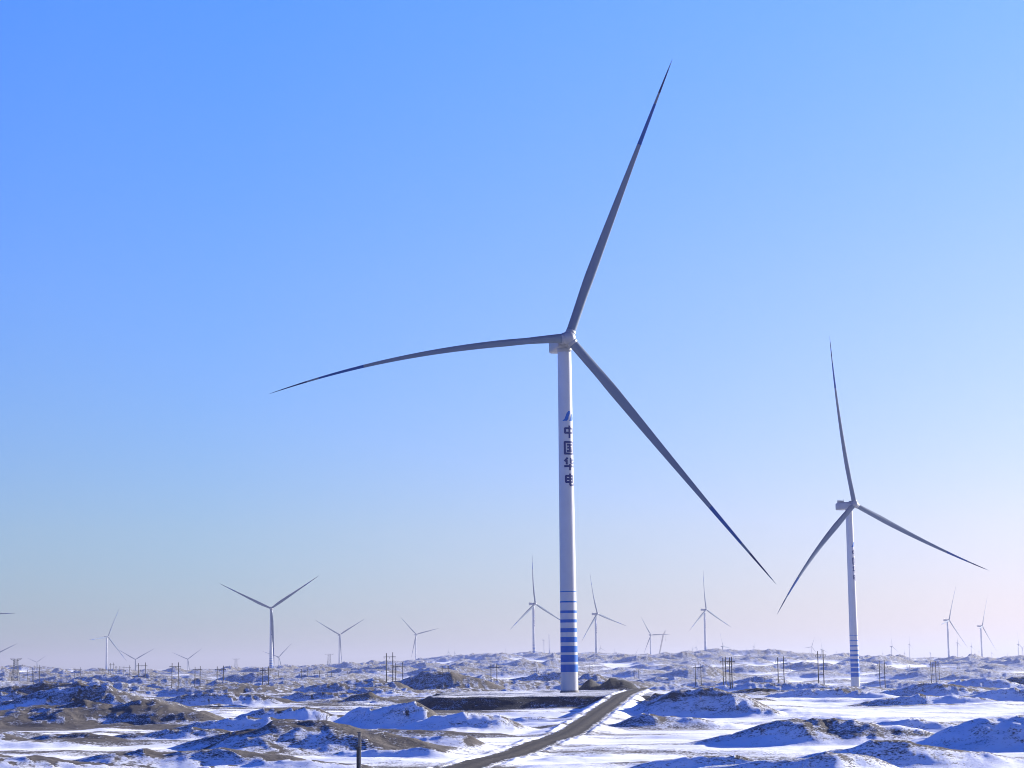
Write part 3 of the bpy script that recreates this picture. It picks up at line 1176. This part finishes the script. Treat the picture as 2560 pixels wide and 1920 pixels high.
mb.bar((0, 0, -1.0), (0, 0, 0.55), 2.75, 2.62, 40)
mb.build('base_flange', M_CONC, main, False)
p_hub.rotation_mode = 'QUATERNION'
hm_ = hub_matrix(m_yaw, 100.0, 1.0)
p_hub.matrix_local = hm_ @ Matrix.Rotation(R(90 - ROOTA[0]), 4, 'Y')

# generic parts for the rest
b_gen = blade_mesh(88.0, 0.0, 6.0, 20, 12, wide=1.3)
b_bent = blade_mesh(88.0, 0.0, 15.0, 20, 12, wide=1.3, prepow=1.15)
used_bent = [False]
t_gen = tower_mesh(True, 24)
used = {'blade': False, 'tower': False}


def first_or_copy(key, o):
    if not used[key]:
        used[key] = True
        return o
    c = o.copy()
    COL.objects.link(c)
    return c


for i, t in enumerate(TURB):
    big = t['D'] < 3300
    tw = [first_or_copy('tower', t_gen)]
    b = t['base']
    if t['D'] < 3300 and t['rotor']:
        az = R(58) if i == 0 else R(52)
        for ch in (decals(tw[0], az) if i == 0 else [clone(x, tw[0]) for x in decs1]):
            tw.append(ch)
        if i == 0:
            decs1 = tw[1:]
    elif t['D'] < 4600 and t['rotor']:
        for x in decs1:
            tw.append(clone(x, tw[0]))
    nc = co = ms = hb = None
    if t['nac']:
        nc = clone(p_nac, None)
        if t['D'] < 5600:
            co = clone(p_coo, None)
            if big:
                ms = clone(p_mas, None)
    blades = []
    if t['rotor']:
        hb = clone(p_hub, None)
        if i == 0:
            ft = rotor_plane_fit(b, t['yaw'], t['hh'], [(2074, 839), (2474, 1427), (1942, 1537)], 0)
            print('second rotor fit', ft)
            t['kr'] = 1.0
            for (ta, tr), ra in zip(ft, (97.5, -25.0, -141.5)):
                dl = R((ta - ra + 180) % 360 - 180)
                blades.append((blade_mesh(tr * math.cos(dl), -tr * math.sin(dl), 6.0, 30, 14, 1.9), ra))
        else:
            for k in range(3):
                if t['hx'] in (2373, 2455.6, 266):              # rotors caught bent well forward
                    bo = b_bent if not used_bent[0] else b_bent.copy()
                    if used_bent[0]:
                        COL.objects.link(bo)
                    used_bent[0] = True
                else:
                    bo = first_or_copy('blade', b_gen)
                blades.append((bo, t['ph'] + 120 * k))
    r = assemble(b, t['hh'], t['kr'], t['yaw'], blades, (tw, nc, co, ms, hb), t['label'], TURB_GROUP, t['rotor'], t['nac'])
    if not t['rotor']:
        r['category'] = 'turbine tower'


# ------------------------------------------------------------------ utility poles
def proto_pole():
    mb = MB()
    mb.bar((0, 0, -1.2), (0, 0, 13.0), 0.20, 0.155, 8)
    p = mb.build('pole', M_WOOD, None, True)
    mb = MB()
    mb.box((0, 0, 0), (5.4, 0.16, 0.2), 0.02)
    c = mb.build('crossarm', M_WOOD)
    mb = MB()
    mb.box((0, 0, 0), (2.5, 0.12, 0.14), 0.015)
    b = mb.build('brace', M_WOOD)
    mb = MB()
    for k in range(3):
        mb.bar((0, 0, -0.02 - 0.2 * k), (0, 0, -0.10 - 0.2 * k), 0.12, 0.09, 8)
    mb.bar((0, 0, 0), (0, 0, -0.75), 0.03, 0.03, 6)
    s = mb.build('insulator', M_DARK, None, True)
    return p, c, b, s


PP = proto_pole()
pused = [False] * 4


def pcopy(i, parent):
    if not pused[i]:
        pused[i] = True
        o = PP[i]
        o.parent = parent
        return o
    return clone(PP[i], parent)


POLE_GROUP = 'power line poles across the snow field'


def pole_set(x1, x2, ytop, ybase, label, height=13.0):
    px = ybase - ytop
    D = height * F * 1.02 / px
    cx = x1 if x2 is None else (x1 + x2) / 2
    if cx < 900:
        D *= 0.87
    top = pt(cx, ytop, D)
    g = gz(top.x, top.y)
    hgt = max(6.0, top.z - g)
    root = empty('utility_pole', (top.x, top.y, g))
    tag(root, label, 'power pole', POLE_GROUP)
    s = F / (D * math.cos(PITCH))
    sc = hgt / 13.0
    if x2 is None:
        p = pcopy(0, root)
        p.scale = (1, 1, sc)
        c = pcopy(1, root)
        c.location = (0, -0.24, hgt - 0.9)
        c.scale = (0.34, 1, 1)
        for u in (-0.75, 0.75):
            i_ = pcopy(3, root)
            i_.location = (u, -0.24, hgt - 0.05)
    else:
        sep = abs(x2 - x1) / s
        for u in (-1, 1):
            p = pcopy(0, root)
            p.location = (u * sep / 2, 0, 0)
            p.scale = (1, 1, sc * (1.0 + 0.012 * u))
        c = pcopy(1, root)
        c.location = (0, -0.26, hgt - 1.5)
        c.scale = ((sep + 2.2) / 5.4, 1, 1)
        b = pcopy(2, root)
        b.location = (0, 0.24, hgt * 0.44)
        b.scale = (sep / 2.5, 1, 1)
        for u in (-1, 0, 1):
            i_ = pcopy(3, root)
            i_.location = (u * (sep / 2 + 0.85), -0.26, hgt - 1.6)
    return root


PAIR = 'twin-pole power line support '
ONE = 'single power pole '
for a in [
    (85.4, 99.5, 1663, 1715, PAIR + 'nearest right of the steel pylon'),
    (68.7, 81.7, 1674, 1716, PAIR + 'lower one between the steel pylon and a taller pair'),
    (187.6, 201.8, 1668.5, 1707, PAIR + 'alone left of the far left turbine'),
    (257.5, 272, 1669, 1702, PAIR + 'at the foot of the far left turbine'),
    (276.3, 283.5, 1657, 1692, PAIR + 'tall narrow, just right of the far left turbine'),
    (288.6, 291.5, 1665, 1688, PAIR + 'smallest and narrowest of the left cluster'),
    (310, 324, 1664, 1700, PAIR + 'standing behind the brown hill crest at left'),
    (303, None, 1665, 1700, ONE + 'in the left cluster behind the brown hill crest'),
    (346.5, 363.8, 1657, 1712, PAIR + 'right of the left cluster below a small hazy turbine'),
    (430.4, 446.3, 1657, 1724, PAIR + 'tall, left of the second small hazy turbine'),
    (487.8, 500.8, 1666, 1726, PAIR + 'right of the second small hazy turbine'),
    (543.2, 559, 1665, 1731, PAIR + 'in front of the blue mound left of the Y turbine'),
    (607.5, None, 1681, 1718, ONE + 'short, left of the Y bladed turbine'),
    (657, 671.5, 1667, 1734, PAIR + 'overlapping the foot of the Y bladed turbine'),
    (702, None, 1675, 1717, ONE + 'just right of the Y bladed turbine'),
    (754.3, 768.3, 1672, 1720, PAIR + 'right of the Y turbine above a small blue mound'),
    (787.3, 799, 1677, 1726, PAIR + 'below the gap left of the wide Y turbine'),
    (817.7, 828.5, 1680, 1730, PAIR + 'just left below the wide Y turbine'),
    (869, 874.6, 1687, 1725, PAIR + 'narrow, just right below the wide Y turbine'),
    (966, 982, 1632, 1720, PAIR + 'tallest pair left of the blue ridge'),
    (989.4, 1007, 1656, 1740, PAIR + 'right beside the tallest pair, lower tops'),
    (1106.8, 1122, 1665, 1719, PAIR + 'in front of the broad blue hill left of the pad'),
    (1227.3, 1242, 1660, 1736, PAIR + 'behind the left part of the raised pad'),
    (1330, 1342, 1671, 1734, PAIR + 'closest left of the big striped tower'),
    (1337, None, 1683, 1722, ONE + 'low, between the pair left of the big striped tower'),
    (1305, None, 1695, 1718, ONE + 'tiny, left of the big striped tower'),
    (1474.6, 1480, 1657, 1692, PAIR + 'narrow, behind the spoil heap right of the big tower'),
    (1585, 1597, 1674, 1724, PAIR + 'above the road end right of the pad'),
    (1738, 1752, 1660.6, 1728, PAIR + 'left of the group of four above the blue mound'),
    (1806.9, 1813.4, 1643, 1730, PAIR + 'left half of the tall group of four'),
    (1823.5, 1828.6, 1642.5, 1737, PAIR + 'right half of the tall group of four'),
    (1944, 1958.6, 1642, 1730, PAIR + 'left of the dark mound before the right banded turbine'),
    (2044, 2057.4, 1626.6, 1718, PAIR + 'rising above the horizon left of the right banded turbine'),
    (1981.5, None, 1679, 1717, ONE + 'small, left of the dark mound at right'),
    (2197.8, 2210.5, 1651, 1727, PAIR + 'closest right of the right banded turbine'),
    (2224, None, 1673, 1713, ONE + 'small, right of the pair beside the right banded turbine'),
    (2326.5, 2338.4, 1653, 1717, PAIR + 'front one of the right cluster'),
    (2331, 2347, 1658, 1714, PAIR + 'rear one of the right cluster'),
    (2268.5, 2274.7, 1685, 1719, PAIR + 'low, left of the right cluster'),
    (2360.8, 2364.4, 1696, 1713, PAIR + 'tiniest, right of the right cluster'),
    (2393.4, 2397.7, 1669, 1711, PAIR + 'narrow, below the two tall pale turbines'),
]:
    pole_set(*a)


# ------------------------------------------------------------------ lattice pylons
def lattice(mb, pts0, pts1, n, r):
    """square lattice column between two 4-point rings"""
    for k in range(4):
        mb.bar(pts0[k], pts1[k], r * 1.5, None, 5)
    for i in range(n):
        a = [Vector(pts0[k]).lerp(Vector(pts1[k]), i / n) for k in range(4)]
        b = [Vector(pts0[k]).lerp(Vector(pts1[k]), (i + 1) / n) for k in range(4)]
        for k in range(4):
            k2 = (k + 1) % 4
            mb.bar(a[k], b[k2], r, None, 4)
            mb.bar(a[k2], b[k], r, None, 4)
            mb.bar(b[k], b[k2], r, None, 4)


def sq(w, z):
    return [(-w, -w, z), (w, -w, z), (w, w, z), (-w, w, z)]


def pylon(px, ytop, ybase, D, label, full=True):
    top = pt(px, ytop, D)
    g = gz(top.x, top.y)
    H = top.z - g
    root = empty('lattice_pylon', (top.x, top.y, g))
    tag(root, label, 'pylon', 'steel lattice pylons')
    mb = MB()
    lattice(mb, sq(H * 0.16, -0.6), sq(H * 0.085, H * 0.62), 7, 0.085)
    lattice(mb, sq(H * 0.085, H * 0.62), sq(H * 0.07, H * 0.98), 4, 0.08)
    mb.build('lattice_body', M_STEEL, root)
    for zf, w in ((0.985, 0.25), (0.70, 0.30)) if full else ((0.97, 0.3),):
        mb = MB()
        for sgn in (-1, 1):
            tip = (sgn * H * w, 0, H * zf + 0.05)
            for yy in (-H * 0.06, H * 0.06):
                mb.bar((sgn * H * 0.07, yy, H * zf), tip, 0.10, None, 5)
                mb.bar((sgn * H * 0.07, yy, H * (zf - 0.08)), tip, 0.10, None, 5)
                for q in (0.35, 0.65):
                    p0 = Vector((sgn * H * 0.07, yy, H * zf)).lerp(Vector(tip), q)
                    p1 = Vector((sgn * H * 0.07, yy, H * (zf - 0.08))).lerp(Vector(tip), q - 0.2)
                    mb.bar(p0, p1, 0.04, None, 4)
        mb.build('crossarm', M_STEEL, root)
    return root


pylon(40, 1646, 1723, 1300, 'steel lattice pylon with two crossarms at the far left')
pylon(823, 1634, 1669, 3400, 'hazy lattice pylon left of the wide Y turbine', False)
pylon(590, 1646, 1674, 4200, 'faint lattice pylon in the haze left of the Y bladed turbine', False)

# ------------------------------------------------------------------ crane
cb = pt(1647.7, 1641, 5100)
ct = pt(1660, 1576.5, 5100)
crane = empty('crawler_crane', (cb.x, cb.y, gz(cb.x, cb.y)))
tag(crane, 'leaning crane boom on the ridge right of a grey turbine', 'crane')
zb = 3.0
tipv = Vector((ct.x - cb.x, 0, ct.z - gz(cb.x, cb.y)))
mb = MB()
d = (tipv - Vector((0, 0, zb)))
p0 = [Vector((sx * 1.2, sy * 1.2, zb)) for sx, sy in ((-1, -1), (1, -1), (1, 1), (-1, 1))]
p1 = [tipv * 0.82 + Vector((sx * 1.4, sy * 1.4, 0)) for sx, sy in ((-1, -1), (1, -1), (1, 1), (-1, 1))]
lattice(mb, p0, p1, 18, 0.22)
mb.build('boom', M_CRANE, crane)
mb = MB()
jt = tipv + Vector((3.5, 0, 0))
lattice(mb, p1, [jt + Vector((sx * 0.5, sy * 0.5, 0)) for sx, sy in ((-1, -1), (1, -1), (1, 1), (-1, 1))], 5, 0.2)
mb.build('jib', M_CRANE, crane)
mb = MB()
mb.box((-2.5, 0, 3.0), (8.5, 3.6, 2.6), 0.2)
mb.box((1.2, -2.2, 2.9), (2.0, 1.4, 2.2), 0.2)
mb.build('cab', M_CRANE, crane)
for sy in (-2.6, 2.6):
    mb = MB()
    mb.box((-0.5, sy, 0.75), (9.5, 1.3, 1.5), 0.5)
    mb.build('crawler_track', M_DARK, crane)
mb = MB()
mb.bar(jt, jt + Vector((0.3, 0, -24)), 0.12, None, 5)
mb.box(jt + Vector((0.3, 0, -25)), (1.1, 0.6, 2.2), 0.2)
mb.build('hook_block', M_DARK, crane)

# ------------------------------------------------------------------ foreground post with stays
D_P = 190.0
pp = pt(897.5, 1829.5, D_P)
gp = gz(pp.x, pp.y)
post = empty('stayed_post', (pp.x, pp.y, gp))
tag(post, 'weathered concrete post with props at its foot, bottom edge left of the road', 'post')
Hp = pp.z - gp
s = F / (D_P * math.cos(PITCH))
mb = MB()
mb.box((0.05, 0, Hp * 0.5 - 0.3), (0.30, 0.30, Hp + 0.6), 0.02)
mb.build('shaft', M_CONC, post)
mb = MB()
mb.box((-0.13, -0.17, (Hp - 1.45) / 2), (0.20, 0.16, Hp - 1.45), 0.02)
mb.build('brace_plank', M_WOOD, post)
mb = MB()
mb.box((0, 0, Hp - 0.05), (0.40, 0.36, 0.10), 0.015)
mb.box((-0.06, -0.02, Hp - 1.5), (0.52, 0.44, 0.14), 0.02)
mb.build('clamp', M_DARK, post)
for a0, rr_ in ((R(200), 0.75), (R(330), 0.6), (R(80), 0.7)):
    mb = MB()
    mb.bar((0.0, 0, Hp - 3.1), (rr_ * math.cos(a0), rr_ * math.sin(a0), -0.2), 0.055, 0.055, 6)
    mb.build('prop', M_WOOD, post)


# dry shrubs
def shrub(px, py, D, hgt, label, seed):
    rnd = random.Random(seed)
    p = pt(px, py, D)
    g = gz(p.x, p.y)
    mb = MB()
    for k in range(9):
        a = rnd.uniform(0, 6.28)
        sp = rnd.uniform(0.1, 0.5) * hgt
        top = Vector((sp * math.cos(a), sp * math.sin(a), hgt * rnd.uniform(0.6, 1.0)))
        mid = top * 0.5 + Vector((rnd.uniform(-.1, .1), rnd.uniform(-.1, .1), 0))
        mb.bar((0, 0, -0.1), mid, 0.03, 0.022, 5)
        mb.bar(mid, top, 0.022, 0.01, 5)
        for q in range(3):
            b0 = mid.lerp(top, rnd.uniform(0.1, 0.9))
            mb.bar(b0, b0 + Vector((rnd.uniform(-.3, .3), rnd.uniform(-.3, .3), rnd.uniform(.1, .35))) * hgt, 0.012, 0.006, 4)
    o = mb.build('dry_shrub', M_TWIG)
    o.location = (p.x, p.y, g)
    tag(o, label, 'shrub', 'dry shrubs')


shrub(796, 1797, 345, 1.6, 'lower leafless shrub on the snow, left of a twin taller one', 1)
shrub(813, 1797, 345, 2.1, 'taller leafless shrub on the snow beside a lower one', 2)

# ------------------------------------------------------------------ haze
hz = MB()
HT = 245.0
hz.box((0, 0, (HT + ZMIN - 1.0) / 2), (100000, 100000, HT - ZMIN + 1.0))
haze = hz.build('haze', [])
haze.data.materials.clear()
mh = bpy.data.materials.new('thin_winter_haze')
mh.use_nodes = True
n = mh.node_tree.nodes
n.remove(n['Principled BSDF'])
pv = n.new('ShaderNodeVolumePrincipled')
pv.inputs['Color'].default_value = (0.40, 0.41, 0.50, 1)
pv.inputs['Density'].default_value = HAZE_DENSITY
pv.inputs['Anisotropy'].default_value = 0.35
mh.node_tree.links.new(pv.outputs[0], n['Material Output'].inputs['Volume'])
haze.data.materials.append(mh)
haze['kind'] = 'stuff'
